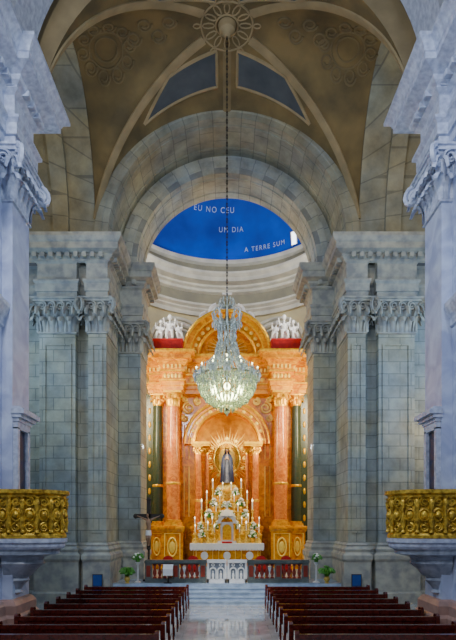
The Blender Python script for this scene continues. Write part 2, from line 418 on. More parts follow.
b = MB(); b.lathe((0,VY,26.05), [(.05,-.3),(.15,-.26),(.22,-.12),(.35,-.05),(.4,.2)], 20); b.build('boss', 'rib', cv, smooth=True)
b = MB(); nn = 40
b.grid([[(-VA*math.cos(PI*i/nn),19.2,ZS+VH*math.sin(PI*i/nn)) for i in range(nn+1)], [(-7.9*math.cos(PI*i/nn),19.2,20.0+7.9*math.sin(PI*i/nn)) for i in range(nn+1)]])
b.build('wall_arch', 'rib', cv)
b = MB(); b.arch(0, 19.6, 7.2, 8.8, 17.2, 18.9, 40)
struct(b.build('ceiling_transverse_arch', 'nearcarve', smooth=True), 'pale transverse arch between the near pilasters')
b = MB(); b.grid([[(-7.55*math.cos(PI*i/nn),y,19.6+7.55*math.sin(PI*i/nn)) for i in range(nn+1)] for y in (4, 10.6, 17.3)])
struct(b.build('ceiling_nave', 'vault', smooth=True), 'plaster barrel vault of the nave')
for mir, sd in SIDES:
    b = MB(); b.grid([[(x, VY-VB*math.cos(PI*i/32), 18.75+(VH+.2)*math.sin(PI*i/32)) for i in range(33)] for x in (-6.86,-7.6,-9,-12.5)])
    o = struct(b.build('ceiling_transept_'+sd, 'arch1', smooth=True, mirror=mir), 'stone barrel vault of the %s side arm' % sd)
    b = MB(); b.grid([[(x, VY-r*VB*math.cos(PI*i/32), 18.75+r*(VH+.2)*math.sin(PI*i/32)) for i in range(33)] for x, r in ((-8.2,1),(-8.2,.95),(-9.0,.95),(-9.0,1))]); b.build('arch_band', 'arch1', o, smooth=True, mirror=mir)
    b = MB(); b.box(-12.8,-12.5,18.5,27.6,0,26)
    struct(b.build('wall_transept_'+sd, 'pier', mirror=mir), 'stone end wall of the %s side arm' % sd)

# ------------------------------------------------------------------ near nave piers
NP = [(-7.55,4),(-7.55,12.2),(-7.2,12.2),(-7.2,13.7),(-7.55,13.7),(-7.55,17.45),(-7.2,17.45),(-7.2,18.9),(-12.5,18.9)]
def rez(prof, k=1): return [(o*k, 16.6+(z-15.6)*.968) for o, z in prof]
NEAR_HI = [(.12,17.45),(.2,17.47),(.26,17.55),(.26,17.6),(.3,17.63),(.4,17.7),(.44,17.78),(.44,17.84),(.62,17.9),(.88,17.96),(.88,18.16),(.92,18.18),(.92,18.22),(.96,18.3),(1.05,18.4),(1.16,18.46),(1.16,18.58),(.0,18.68),(-.7,18.68)]
tr = 0
for mir, sd in SIDES:
    b = MB(); b.mold(NP, [(0,0),(0,16.7)])
    w = struct(b.build('wall_nave_'+sd, 'near', mirror=mir), 'pale bluish marble nave wall with tall pilaster on the %s' % sd)
    b = MB(); b.mold(NP, [(.28,0),(.28,.9),(.2,1.0),(.2,1.3),(.1,1.45),(0,1.5)]); b.build('plinth', 'base', w, mirror=mir)
    for sub in (NP[1:5], NP[5:8]+[(-7.9,18.9)]):
        b = MB(); capital(b, sub, 14.8, 16.6, .36, 1.1); b.build('capital', 'nearcarve', w, smooth=True, mirror=mir)
    b = MB(); b.mold(NP, rez(ENT_LO, 1.5)); b.build('architrave', 'nearcarve', w, mirror=mir)
    b = MB(); b.mold(NP, rez(NEAR_HI)); dentils(b, NP, .5, 18.52, 18.7, .2, .18); b.build('cornice', 'nearcarve', w, mirror=mir)
    b = MB(); b.mold([(-7.55,13.7),(-7.55,17.45)], [(0,10.6),(.08,10.65),(.08,10.9),(.16,11.0),(.28,11.25),(.28,11.4),(0,11.45)]); b.build('impost', 'nearcarve', w, mirror=mir)
    tr += 1
    b = MB()
    x = -7.2
    b.box(x-.02,x+.16,17.5,17.68,5.0,7.3); b.box(x-.02,x+.16,18.4,18.6,5.0,7.3); b.box(x-.02,x+.16,17.5,18.6,7.25,7.5)
    b.box(x-.02,x+.2,17.46,18.68,7.5,7.62); b.box(x-.02,x+.3,17.4,18.78,7.62,7.74); b.box(x-.02,x+.42,17.36,18.86,7.74,7.9); b.box(x-.02,x+.3,17.44,18.76,7.9,7.98)
    d = struct(b.build('door_%d' % tr, 'nearcarve', mirror=mir), 'marble framed doorway with moulded lintel above the %s pulpit' % sd)
    b = MB(); b.box(x-.02,x+.04,17.68,18.4,5.0,7.25)
    for k in range(2): b.box(x+.03,x+.07,17.78,18.3,5.3+k*.95,6.1+k*.95)
    b.build('door_leaf', 'openingdark', d, mirror=mir)  # dark panel across the doorway; the opening's darkness is put into its colour
    pth = [(-7.5+1.86*max(0,math.sin(PI*i/24))**.6, 17.86-.94*math.cos(PI*i/24)) for i in range(25)]; NPt = 25
    p = thing('pulpit_balcony', 'gilded bow fronted pulpit balcony on a marble corbel, on the %s nave wall' % sd, 'balcony', ((7.2 if mir else -7.2),17.8,3.3), 'pulpit balconies')
    b = MB(); b.mold(pth, [(-.3,3.2),(.0,3.2),(.05,3.28),(.05,3.36),(.12,3.42),(.12,3.55),(-.4,3.56)]); b.f.append(tuple(len(b.v)-NPt+i for i in range(NPt))); b.build('slab', 'nearcarve', p, smooth=True, mirror=mir, ang=30)
    b = MB(); cx, cy = -7.5, 17.86
    rows = [[(cx+(q[0]-cx)*k, cy+(q[1]-cy)*k, z) for q in pth] for k, z in ((.98,3.22),(.92,3.12),(.92,3.02),(.66,2.92),(.62,2.8),(.66,2.7),(.52,2.5),(.42,2.28),(.34,2.2),(.38,2.12),(.28,1.95),(.22,1.8),(.28,1.7),(.16,1.6),(.03,1.5))]
    b.grid(rows); b.build('corbel', 'corbel', p, smooth=True, mirror=mir, ang=25)
    b = MB(); b.mold(pth, [(-.08,3.56),(0,3.56),(0,5.02),(-.08,5.02)])
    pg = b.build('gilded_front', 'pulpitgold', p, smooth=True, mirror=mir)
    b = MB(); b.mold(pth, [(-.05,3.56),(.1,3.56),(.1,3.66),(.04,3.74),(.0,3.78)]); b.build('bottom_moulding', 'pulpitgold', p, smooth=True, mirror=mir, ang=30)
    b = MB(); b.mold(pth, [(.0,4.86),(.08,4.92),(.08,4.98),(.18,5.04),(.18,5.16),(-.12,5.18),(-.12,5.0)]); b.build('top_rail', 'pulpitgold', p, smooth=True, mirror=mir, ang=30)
    P = [Vector(q) for q in pth]; L = [0]
    for i in range(NPt-1): L.append(L[-1]+(P[i+1]-P[i]).length)
    def at(s_):
        for i in range(NPt-1):
            if L[i+1] >= s_-1e-6:
                t = (s_-L[i])/(L[i+1]-L[i]); q = P[i].lerp(P[i+1], t); d = (P[i+1]-P[i]).normalized(); return q, d, Vector((d.y,-d.x))
    m = 11
    for k in range(m+1):
        q, d, nv = at(L[-1]*k/m); q = q+nv*.07
        b = MB(); b.lathe((q.x,q.y,3.74), [(.08,0),(.08,.06),(.05,.1),(.09,.35),(.05,.6),(.05,.75),(.1,1.0),(.06,1.1),(.1,1.18)], 8)
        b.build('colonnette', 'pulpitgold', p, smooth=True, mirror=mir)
        if k < m:
            b2 = MB()
            q, d, nv = at(L[-1]*(k+.5)/m); q = q+nv*.05
            c = (q.x,q.y,4.33); R = L[-1]/m*.36
            b2.tube([(q.x+d.x*R*math.cos(a),q.y+d.y*R*math.cos(a),4.33+R*1.25*math.sin(a)) for a in [2*PI*i/16 for i in range(16)]], .045, 5, True)
            b2.ell(c, .12, .12, .15, 8, 5)
            for sg in (-1, 1):
                b2.spiral((q.x,q.y,4.33+sg*.42), (d.x*sg,d.y*sg), .15, tr=.04)
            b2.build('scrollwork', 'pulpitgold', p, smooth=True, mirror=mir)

# ------------------------------------------------------------------ floor, steps
b = MB(); b.box(-13,13,0,27.5,-.3,0); struct(b.build('floor', 'floor'), 'polished pale marble floor of the nave aisle')
b = MB(); b.box(-6.1,6.1,27.2,32.2,0,.93); b.box(-8.5,8.5,32.2,41.5,0,.93); struct(b.build('floor_sanctuary', 'step'), 'raised pale marble sanctuary floor')
for k in range(4):
    b = MB(); b.box(-5.88,5.88,26.0+.3*k,27.25,.186*k,.186*(k+1)); b.box(-5.88,5.88,25.96+.3*k,26.05+.3*k,.186*(k+1)-.06,.186*(k+1)+.004)
    struct(b.build('floor_step_%d' % (k+1), 'step'), 'pale bluish marble step number %d up to the sanctuary' % (k+1))

# ------------------------------------------------------------------ apse
AR, AY = 8.2, 32.8
arc = [(AR*math.sin(math.radians(a)), AY+AR*math.cos(math.radians(a))) for a in range(-96, 97, 4)]
b = MB(); b.mold(arc, [(0,.9),(0,24.7)])
wa = struct(b.build('wall_apse', 'apse', smooth=True), 'curved pale yellow apse wall behind the altarpiece')
b = MB(); b.mold(arc, [(0,20.3),(.2,20.3),(.2,20.6),(.35,20.75),(.35,20.85),(.55,21.0),(.55,21.15),(.05,21.2)]); b.build('lower_cornice', 'apsetrim', wa, smooth=True, ang=25)
b = MB(); b.mold(arc, [(.06,21.15),(.06,22.25)]); b.build('frieze', 'frieze', wa, smooth=True)
b = MB(); b.mold(arc, [(.05,22.1),(.3,22.2),(.3,22.4),(.5,22.5),(.5,22.65),(1.0,22.75),(1.0,23.05),(1.2,23.25),(1.2,23.4),(.25,23.55)]); b.build('main_cornice', 'apsetrim', wa, smooth=True, ang=25)
b = MB(); b.mold(arc, [(.22,23.5),(.22,24.35)]); b.build('upper_frieze', 'frieze', wa, smooth=True)
b = MB(); b.mold(arc, [(.2,24.25),(.5,24.35),(.5,24.65),(0,24.75)]); b.build('dome_ring', 'apsetrim', wa, smooth=True, ang=25)
def onapse(az, z, o=.05): return ((AR-o)*math.sin(az), AY+(AR-o)*math.cos(az), z)
for a0 in (-27, 27):
    for R, r, z0 in ((2.1,.22,17.4),(1.72,.1,17.4),(2.5,.14,17.4)):
        b = MB(); b.tube([onapse(math.radians(a0)-R/AR*math.cos(PI*i/24), z0+R*math.sin(PI*i/24)) for i in range(25)], r, 8)
        b.build('blind_arch', 'apsetrim', wa, smooth=True)
    b = MB(); b.grid([[onapse(math.radians(a0)-r/AR*math.cos(PI*i/24), 17.4+r*math.sin(PI*i/24), .03) for i in range(25)] for r in (.01,.9,1.75)]); b.build('blind_arch_field', 'frieze', wa, smooth=True)
    for sg in (-1, 1):
        b = MB(); az = math.radians(a0)+sg*2.1/AR
        b.tube([onapse(az, .95), onapse(az, 17.2)], .32, 8)
        b.tube([onapse(az-.07,17.3), onapse(az+.07,17.3)], .22, 6)
        b.build('apse_pilaster', 'apsetrim', wa, smooth=True)
b = MB()
b.grid([[(AR*math.cos(math.radians(e))*math.sin(math.radians(a)), AY+AR*math.cos(math.radians(e))*math.cos(math.radians(a)), 24.7+AR*math.sin(math.radians(e))) for a in range(-96,97,4)] for e in range(0,91,5)])
dm = struct(b.build('ceiling_apse_dome', 'dome', smooth=True), 'deep blue half dome of the apse with pale lettering')
def dome_ang(u, v):
    D = Vector(((u-227)/520,1,(525-v)/520)); O = Vector((0,0,4))-Vector((0,AY,24.7)); R = AR-.05
    a, bq, c = D.dot(D), 2*O.dot(D), O.dot(O)-R*R
    t = (-bq+math.sqrt(bq*bq-4*a*c))/(2*a); q = O+D*t
    return math.atan2(q.x, q.y), math.asin(q.z/R), R
def dome_pt(az, el, r): return (r*math.cos(el)*math.sin(az), AY+r*math.cos(el)*math.cos(az), 24.7+r*math.sin(el))
def dome_text(s_, u, v, h):
    az0, el0, R = dome_ang(u, v)
    cu = bpy.data.curves.new('lettering', 'FONT'); cu.body = s_; cu.align_x = 'CENTER'; cu.align_y = 'CENTER'; cu.extrude = .01; cu.size = 1.35; cu.space_character = 1.3
    o = bpy.data.objects.new('lettering_curve', cu); C.objects.link(o); bpy.context.view_layer.update()
    me = bpy.data.meshes.new_from_object(o.evaluated_get(bpy.context.evaluated_depsgraph_get()))
    bpy.data.objects.remove(o); bpy.data.curves.remove(cu)
    for vt in me.vertices:
        az = az0+vt.co.x*h/(R*math.cos(el0)); el = el0+vt.co.y*h*1.12/R; vt.co = dome_pt(az, el, R-vt.co.z)
    me.materials.clear(); me.materials.append(M['letters'])
    o = bpy.data.objects.new('lettering', me); C.objects.link(o); o.parent = dm
dome_text('EU NO CEU', 214, 210, .36); dome_text('UM DIA', 231, 230, .34); dome_text('A TERRE SUM', 265, 247, .325)
az0, el0, R = dome_ang(294, 238)
b = MB(); b.grid([[dome_pt(az0+i*.014, el0+j*.028, R) for i in (-2,-1,0,1,2)] for j in (-2,-1,0,1,2)])
wn = struct(b.build('window_1', 'glow', smooth=True), 'small bright window low in the right side of the blue dome')
b = MB(); b.tube([dome_pt(az0+i*.03, el0+j*.06, R) for i, j in ((-1,-1),(1,-1),(1,1),(-1,1))], .05, 5, True); b.build('window_frame', 'apsetrim', wn)

# ------------------------------------------------------------------ altarpiece
RT = thing('altarpiece', 'tall orange marble altarpiece with gilded columns and arched top in the apse', 'altarpiece', (0,37.3,.93))
def column(parent, x, y, z0, z1, r, mat='shaft'):
    H = z1-z0; ch = r*2.1; bh = r*.9
    b = MB(); b.lathe((x,y,0), [(r,z0+bh),(r*1.02,z0+bh+H*.3),(r*.86,z1-ch)], 20)
    c = b.build('column', mat, parent, smooth=True)
    b = MB(); b.lathe((x,y,z0), [(r*1.45,0),(r*1.45,bh*.3),(r*1.35,bh*.35),(r*1.4,bh*.55),(r*1.12,bh*.65),(r*1.2,bh*.9),(r,bh)], 20); b.build('column_base', 'gold', c, smooth=True)
    b = MB(); b.lathe((x,y,z1-ch), [(r*.95,-.05),(r*.95,.05),(r*.85,.08),(r*.95,ch*.5),(r*1.25,ch*.85),(r*1.3,ch*.87)], 16)
    b.box(x-r*1.3,x+r*1.3,y-r*1.3,y+r*1.3,z1-ch*.14,z1)
    for k in range(8):
        a = k*PI/4; N_ = (math.cos(a),math.sin(a)); U = (-N_[1],N_[0])
        b.leaf((x+N_[0]*r*.85,y+N_[1]*r*.85,z1-ch+.05), N_, U, r*.65, ch*.45, r*.6)
        a += PI/8; N_ = (math.cos(a),math.sin(a)); U = (-N_[1],N_[0])
        b.leaf((x+N_[0]*r*.85,y+N_[1]*r*.85,z1-ch+.05), N_, U, r*.6, ch*.75, r*.65)
    b.build('column_capital', 'gold', c, smooth=True)
    b = MB(); b.lathe((x,y,z0+bh+H*.26), [(r*1.03,0),(r*1.1,.04),(r*1.1,.14),(r*1.03,.18)], 20); b.build('column_ring', 'gold', c, smooth=True)
    return c
NZ, NR = 9.75, 2.3
b = MB()
def op(r, y, zl): return [(-r,y,zl)]+[(-r*math.cos(PI*i/28),y,NZ+r*math.sin(PI*i/28)) for i in range(29)]+[(r,y,zl)]
def outer(y, zl, X=5.3, Zt=13.3):
    o = [(-X,y,zl)]
    for i in range(29):
        a = PI*i/28; c, s_ = -math.cos(a), math.sin(a); k = min(X/abs(c) if abs(c)>1e-6 else 1e9, (Zt-NZ)/s_ if s_>1e-6 else 1e9); o.append((c*k,y,NZ+s_*k))
    return o+[(X,y,zl)]
b.grid([outer(38.6,4.0), outer(37.2,4.0), op(NR,37.2,4.0), op(NR,38.2,4.0)])
b.box(-5.3,5.3,37.2,38.6,.93,4.0)
b.build('back_wall', 'orange', RT, smooth=True)
b = MB(); b.lathe((0,37.9,4.0), [(NR,0),(NR,NZ-4.0)], 24, 0, PI, sy=.4)
rows = [[(NR*math.cos(e)*math.cos(a), 37.9+.4*NR*math.cos(e)*math.sin(a), NZ+NR*math.sin(e)) for a in [PI*j/24 for j in range(25)]] for e in [PI/2*i/10 for i in range(11)]]
b.grid(rows); b.build('niche', 'nichegold', RT, smooth=True)
b = MB(); b.arch(0,NZ,NR-.02,NR+.75,36.85,37.25,32); ar = b.build('niche_arch', 'orange', RT, smooth=True)
for R, r in ((NR+.05,.1),(NR+.72,.12),(NR+.42,.06)):
    b = MB(); b.tube([(R*math.cos(PI*i/30),36.82,NZ+R*math.sin(PI*i/30)) for i in range(31)], r, 6); b.build('arch_moulding', 'gold', ar, smooth=True)
for k in range(13):
    a = PI*(k+.5)/13; b = MB(); b.ell(((NR+.24)*math.cos(a),36.83,NZ+(NR+.24)*math.sin(a)), .14,.07,.14, 8, 5); b.build('arch_rosette', 'goldpale', ar, smooth=True)
for sg in (-1, 1):
    for (x_, z_, r_) in ((2.75,12.35,.45),(2.1,12.8,.28),(3.0,11.6,.25),(3.0,12.95,.2)):
        b = MB(); b.spiral((sg*x_,37.12,z_), (sg,0), r_, tr=.09); b.build('spandrel_scroll', 'goldpale', RT, smooth=True)
for sg in (-1, 1):
    for x, y, w_, m_ in ((3.72,36.05,.72,'orange'),(4.9,36.85,.56,'orange'),(2.0,36.5,.42,'orange')):
        b = MB(); x *= sg
        sq = [(x-w_,y+w_),(x-w_,y-w_),(x+w_,y-w_),(x+w_,y+w_)]
        b.mold(sq, [(.08,.93),(.08,1.3),(0,1.4),(0,3.5),(.05,3.55),(.12,3.75),(.12,3.9),(0,3.95)], cap=True)
        pd = b.build('pedestal', m_, RT)
        b = MB(); b.tube([(x+w_*.72*c,y-w_-.01,2.47+.95*s_) for c, s_ in ((-1,-1),(1,-1),(1,1),(-1,1))], .045, 5, True); b.build('pedestal_frame', 'goldpale', pd, smooth=True)
        b = MB(); b.tube([(x+w_*.42*math.cos(2*PI*i/18),y-w_-.02,2.5+.62*math.sin(2*PI*i/18)) for i in range(18)], .06, 5, True); b.build('medallion_ring', 'goldpale', pd, smooth=True)
        b = MB(); b.ell((x,y-w_-.02,2.5), w_*.3,.05,.4, 10, 6); b.build('medallion', 'goldpale', pd, smooth=True)
    column(RT, sg*3.72, 36.05, 3.95, 13.2, .47)
    column(RT, sg*4.9, 36.85, 3.95, 13.2, .36, 'green')
    column(RT, sg*2.0, 36.5, 3.95, 9.5, .24)
    column(RT, sg*1.45, 36.95, 3.95, 9.4, .16)
    b = MB(); b.box(min(sg*1.2,sg*2.45),max(sg*1.2,sg*2.45),36.1,37.2,9.5,9.62); b.box(min(sg*1.15,sg*2.5),max(sg*1.15,sg*2.5),36.02,37.2,9.62,9.78); b.build('impost', 'gold', RT)
    b = MB(); b.box(min(sg*5.25,sg*5.75),max(sg*5.25,sg*5.75),37.0,38.6,.93,13.3); sp_ = b.build('side_pilaster', 'green', RT)
    for k in range(9):
        b = MB(); b.ell((sg*5.5,36.98,4.5+k*.95), .1,.05,.24, 8, 5); b.build('gilded_drop', 'gold', sp_, smooth=True)
    for z0, z1 in ((4.6,8.2),(8.7,11.2)):
        b = MB(); b.tube([(sg*xx,37.17,zz) for xx, zz in ((2.72,z0),(3.06,z0),(3.06,z1),(2.72,z1))], .04, 5, True); b.build('panel_frame', 'goldpale', RT)
half = [(-5.45,38.6),(-5.45,36.3),(-4.4,36.3),(-4.4,35.45),(-3.05,35.45),(-3.05,36.5)]
ep = half+[(-x,y) for x, y in reversed(half)]
b = MB(); b.mold(ep, [(0,13.2),(.05,13.2),(.05,13.45),(.12,13.5),(.12,13.75),(.2,13.85),(0,13.9),(0,14.5)], cap=True); en = b.build('entablature', 'orange', RT)
b = MB(); b.mold(ep, [(0,14.5),(.12,14.55),(.12,14.8),(.3,14.92),(.3,15.0),(.42,15.1),(.42,15.16),(.66,15.22),(.66,15.46),(.74,15.5),(.84,15.64),(.84,15.76),(0,15.8)], cap=True); b.build('cornice', 'orange', en)
dentils(None, ep, .27, 14.66, 14.9, .15, .11, each=lambda q: q.build('dentil', 'goldpale', en))
for pf in ([(.1,13.78),(.22,13.82),(.22,13.9),(0,13.92)], [(.76,15.54),(.88,15.66),(.88,15.74),(.7,15.78)], [(.0,14.42),(.16,14.45),(.16,14.56),(0,14.58)]):
    b = MB(); b.mold(ep, pf); b.build('gilded_fillet', 'gold', en)
for x, y, rx in [(sx*3.72-.5+k*.25,35.43,.1) for sx in (-1,1) for k in range(5)]+[(-2.5+k*.5,36.48,.17) for k in range(11)]:
    b = MB(); b.ell((x,y,14.18), rx,.05,.17, 8, 5); b.build('frieze_rosette', 'goldpale', en, smooth=True)
PZ = 15.75
b = MB(); b.arch(0,PZ,1.95,2.6,36.0,37.6,36); pa = b.build('arched_pediment', 'orange', RT, smooth=True)
b = MB(); b.arch(0,PZ,2.55,2.95,35.65,37.6,36); b.build('pediment_cornice', 'orange', pa, smooth=True)
b = MB(); b.arch(0,PZ,.02,2.0,36.5,37.2,28); b.build('tympanum', 'orange', pa, smooth=True)
for R, y, r in ((2.97,35.63,.12),(2.55,35.75,.09),(1.95,35.98,.1)):
    b = MB(); b.tube([(R*math.cos(PI*i/32),y,PZ+R*math.sin(PI*i/32)) for i in range(33)], r, 6); b.build('pediment_moulding', 'gold', pa, smooth=True)
for k in range(15):
    a = PI*(k+.5)/15; b = MB(); b.ell((2.27*math.cos(a),35.98,PZ+2.27*math.sin(a)), .14,.06,.14, 8, 5); b.build('pediment_rosette', 'goldpale', pa, smooth=True)
b = MB()
for k in range(16):
    a = PI*(k+.5)/16; b.tube([(.3*math.cos(a),36.47,PZ+.4+.3*math.sin(a)),(1.5*math.cos(a),36.47,PZ+.1+1.5*math.sin(a))], [.06,.02], 5)
b.ell((0,36.45,PZ+.55), .4,.1,.4, 12, 6); b.build('pediment_sunburst', 'goldpale', pa, smooth=True)
b = MB(); b.lathe((0,36.6,18.6), [(.7,-.1),(.5,.15),(.3,.25),(.4,.5),(.5,.7),(.3,.95),(.1,1.1)], 12); b.box(-.07,.07,36.55,36.65,19.6,20.7); b.box(-.34,.34,36.55,36.65,20.2,20.33)
for sg in (-1,1): b.spiral((sg*.75,36.5,18.95), (sg,0), .5, tr=.14); b.spiral((sg*1.5,36.5,18.5), (sg,0), .42, tr=.12)
b.build('crown_finial', 'statuewhite', RT, smooth=True)
for sg in (-1, 1):
    b = MB(); b.box(min(sg*3.0,sg*4.95),max(sg*3.0,sg*4.95),35.0,37.4,15.78,16.5); ab = b.build('attic_block', 'red', RT)
    b = MB(); b.box(min(sg*2.98,sg*5.0),max(sg*2.98,sg*5.0),34.96,37.45,16.45,16.55); b.build('attic_slab', 'red', ab)
b = MB(); AZ = 8.8
for k in range(48):
    a = 2*PI*k/48; R = 2.18 if k % 2 else 1.8; w_ = .062
    b.add([(.6*math.cos(a-w_*2),37.75,AZ+.8*math.sin(a-w_*2)),(.6*math.cos(a+w_*2),37.75,AZ+.8*math.sin(a+w_*2)),(R*math.cos(a),37.6,AZ+R*math.sin(a)*1.08),(.62*math.cos(a),37.5,AZ+.84*math.sin(a))], [(0,3,2),(3,1,2),(0,1,3),(0,2,1)])
b.tube([(.95*math.cos(2*PI*i/28),37.55,AZ+1.15*math.sin(2*PI*i/28)) for i in range(28)], .07, 6, True)
b.ell((0,37.76,AZ), .75,.05,.95, 24, 8)
for k in range(12):
    a = 2*PI*k/12; b.ell((1.25*math.cos(a),37.48,AZ+1.42*math.sin(a)), .13,.06,.13, 8, 5)
b.build('aureole', 'goldpale', RT, smooth=True, ang=20)
tl = ((2.4,3.35,2.35,35.35),(3.35,4.1,2.0,35.6),(4.1,4.9,1.55,35.95),(4.9,5.7,1.2,36.4),(5.7,6.4,.9,36.9))
for z0, z1, w_, y0 in tl:
    b = MB(); sq = [(-w_,38.0),(-w_,y0),(w_,y0),(w_,38.0)]
    b.mold(sq, [(0,z0),(.05,z0+.05),(0,z0+.12),(0,z1-.15),(.06,z1-.1),(.06,z1),(-.05,z1)], cap=True)
    TH = b.build('throne_tier', 'gold', RT)
    nn_ = int(w_*2/.3)
    for k in range(nn_):
        b = MB(); b.spiral((-w_+w_*2*(k+.5)/nn_,y0-.03,(z0+z1)/2+.02), (1 if k%2 else -1,0), .17, tr=.05); b.build('tier_scroll', 'goldpale', TH, smooth=True)
b = MB()
random.seed(3)
for k in range(18):
    a = random.uniform(0,2*PI); r = random.uniform(.1,.6); b.ell((r*math.cos(a),37.4+.3*r*math.sin(a),6.4+random.uniform(.1,.65)*(1-r)), .28,.22,.22, 8, 6)
b.build('cloud_base', 'goldpale', RT, vox=.06)

def statue():
    x, y, z, k = 0, 37.15, 7.0, 1.38
    t = thing('statue', 'statue in dark blue mantle with joined hands in the golden niche', 'statue', (x,y,z))
    def L(p): return (x+p[0]*k, y+p[1]*k, z+p[2]*k)
    b = MB(); b.lathe(L((0,0,0)), [(r*k,zz*k) for r, zz in ((.24,.02),(.2,.5),(.15,.95),(.13,1.08),(.17,1.3),(.16,1.4),(.07,1.47),(.05,1.5),(.05,1.58))], 16, sy=.75)
    b.ell(L((0,-.01,1.66)), .085*k,.1*k,.12*k, 14, 10); b.ell(L((0,-.115,1.65)), .018*k,.03*k,.03*k, 6, 5)
    for s_ in (-1,1):
        b.tube([L((s_*.15,0,1.38)),L((s_*.23,-.05,1.12)),L((s_*.04,-.2,1.25)),L((s_*.015,-.24,1.36))], [.06*k,.055*k,.035*k,.02*k], 8)
        b.ell(L((s_*.085,0,1.65)), .015*k,.025*k,.03*k, 6, 5)
    b.build('body', 'skin', t, vox=.03)
    b = MB(); b.lathe(L((0,0,0)), [(r*k,zz*k) for r, zz in ((.30,0),(.29,.15),(.24,.55),(.18,.95),(.16,1.08),(.19,1.3),(.18,1.4),(.09,1.46))], 24, sy=.8)
    b.build('dress', 'dress', t, smooth=True)
    b = MB(); rows = []
    for r, zz in ((.36,.05),(.34,.3),(.32,.7),(.29,1.05),(.26,1.3),(.2,1.45),(.12,1.55),(.125,1.68),(.1,1.78),(.03,1.83)):
        op_ = .42 if zz < 1.5 else 1.0
        rows.append([L((r*(1+.04*math.sin(j*3.2))*math.sin(-PI+op_+(2*PI-2*op_)*j/28), .85*r*math.cos(-PI+op_+(2*PI-2*op_)*j/28), zz)) for j in range(29)])
    b.grid(rows); b.build('mantle', 'blue', t, smooth=True)
    b = MB(); b.lathe(L((0,0,1.78)), [(.09*k,0),(.1*k,.04*k),(.13*k,.14*k),(.06*k,.2*k),(.02*k,.24*k)], 10); b.build('crown', 'gold', t, smooth=True)
statue()

def angel(x, y, z, k, lean, label):
    t = thing('angel_statue', label, 'statue', (x,y,z), 'white angels on the altarpiece cornice')
    def L(p): return (x+p[0]*k+lean*p[2]*k*.22, y+p[1]*k, z+p[2]*k*.9)
    b = MB()
    b.tube([L((0,.05,0)),L((0,0,.35)),L((0,0,.7)),L((0,0,.95)),L((0,0,1.15))], [.24*k,.2*k,.13*k,.16*k,.07*k], 12)
    b.tube([L((0,0,1.1)),L((0,0,1.3))], .055*k, 8); b.ell(L((lean*.05,-.02,1.5)), .13*k,.135*k,.16*k, 12, 8)
    b.tube([L((-.08,-.05,.55)),L((-.14,-.38,.55)),L((-.16,-.42,.03))], [.13*k,.1*k,.06*k], 8)
    b.tube([L((.08,-.05,.55)),L((.15,-.34,.5)),L((.2,-.4,.03))], [.13*k,.1*k,.06*k], 8)
    if lean >= 0: b.tube([L((-.14,0,1.08)),L((-.27,-.1,.95)),L((-.34,-.22,1.4))], [.075*k,.06*k,.04*k], 8)
    else: b.tube([L((-.14,0,1.08)),L((-.24,-.1,.8)),L((-.08,-.3,.72))], [.075*k,.06*k,.04*k], 8)
    if lean <= 0: b.tube([L((.14,0,1.08)),L((.27,-.1,.95)),L((.34,-.22,1.4))], [.075*k,.06*k,.04*k], 8)
    else: b.tube([L((.14,0,1.08)),L((.24,-.1,.8)),L((.08,-.3,.72))], [.075*k,.06*k,.04*k], 8)
    b.build('body', 'statuewhite', t, vox=.035)
    for s_ in (-1, 1):
        b = MB(); rows = []
        for i in range(7):
            q = i/6; rows.append([L((s_*(.05+.24*q), .14+.06*math.sin(3*q), 1.0+.3*math.sin(q*2.0)-(.55-.25*q)*w_*(1-.2*math.sin(q*9)))) for w_ in (0,.35,.7,1)])
        b.grid(rows); b.build('wing', 'statuewhite', t, smooth=True)
names = {-4.62:('outermost white angel statue on the left red block', .3), -3.9:('middle white angel statue on the left red block', 0), -3.15:('innermost white angel statue on the left red block', -.8),
         3.15:('innermost white angel statue on the right red block', .8), 3.9:('middle white angel statue on the right red block', 0), 4.62:('outermost white angel statue on the right red block', -.3)}
for x, (lb, ln) in names.items():
    mid = abs(x) == 3.9
    angel(x, 35.5, 16.55, 1.2 if mid else .95, ln, lb)

# ------------------------------------------------------------------ high altar
b = MB(); b.box(-3.4,3.4,33.6,36.9,.93,1.1); b.box(-3.0,3.0,33.9,36.9,1.1,1.27)
struct(b.build('floor_altar_platform', 'step'), 'two low marble steps under the high altar')
A = thing('high_altar', 'high altar with marble body and white cloth below the gilded throne', 'altar', (0,34.9,1.27))
b = MB(); b.mold([(-2.2,35.3),(-2.2,34.5),(2.2,34.5),(2.2,35.3)], [(.1,1.27),(.1,1.4),(0,1.5),(0,2.45),(.08,2.55),(.12,2.65),(.12,2.72),(-.1,2.72)], cap=True); b.build('altar_body', 'orange', A)
b = MB(); b.box(-2.45,2.45,34.3,35.34,2.72,2.78); b.box(-2.45,2.45,34.28,34.31,2.4,2.78)
for k in range(24): b.ell((-2.35+k*.204,34.295,2.4), .1,.012,.09, 8, 5)
b.build('altar_cloth', 'cloth', A)
for x in (-1.5,0,1.5):
    b = MB(); b.tube([(x+.55*c,34.47,1.97+.36*s_) for c, s_ in ((-1,-1),(1,-1),(1,1),(-1,1))], .05, 5, True); b.build('panel_frame', 'goldpale', A, smooth=True)
    b = MB(); b.ell((x,34.47,1.97), .25,.04,.28, 10, 6); b.build('front_medallion', 'statuewhite', A, smooth=True)
T = thing('tabernacle', 'small white and gold domed tabernacle in the middle of the high altar', 'tabernacle', (0,35.0,2.78))
b = MB(); b.box(-.62,.62,34.75,35.3,2.78,2.95); b.box(-.5,.5,34.85,35.3,2.95,4.2); b.build('housing', 'white', T)
for sg in (-1,1):
    b = MB(); b.lathe((sg*.5,34.8,2.95), [(.1,0),(.1,.06),(.065,.1),(.06,1.0),(.1,1.1),(.1,1.16)], 10); b.build('colonnette', 'gold', T, smooth=True)
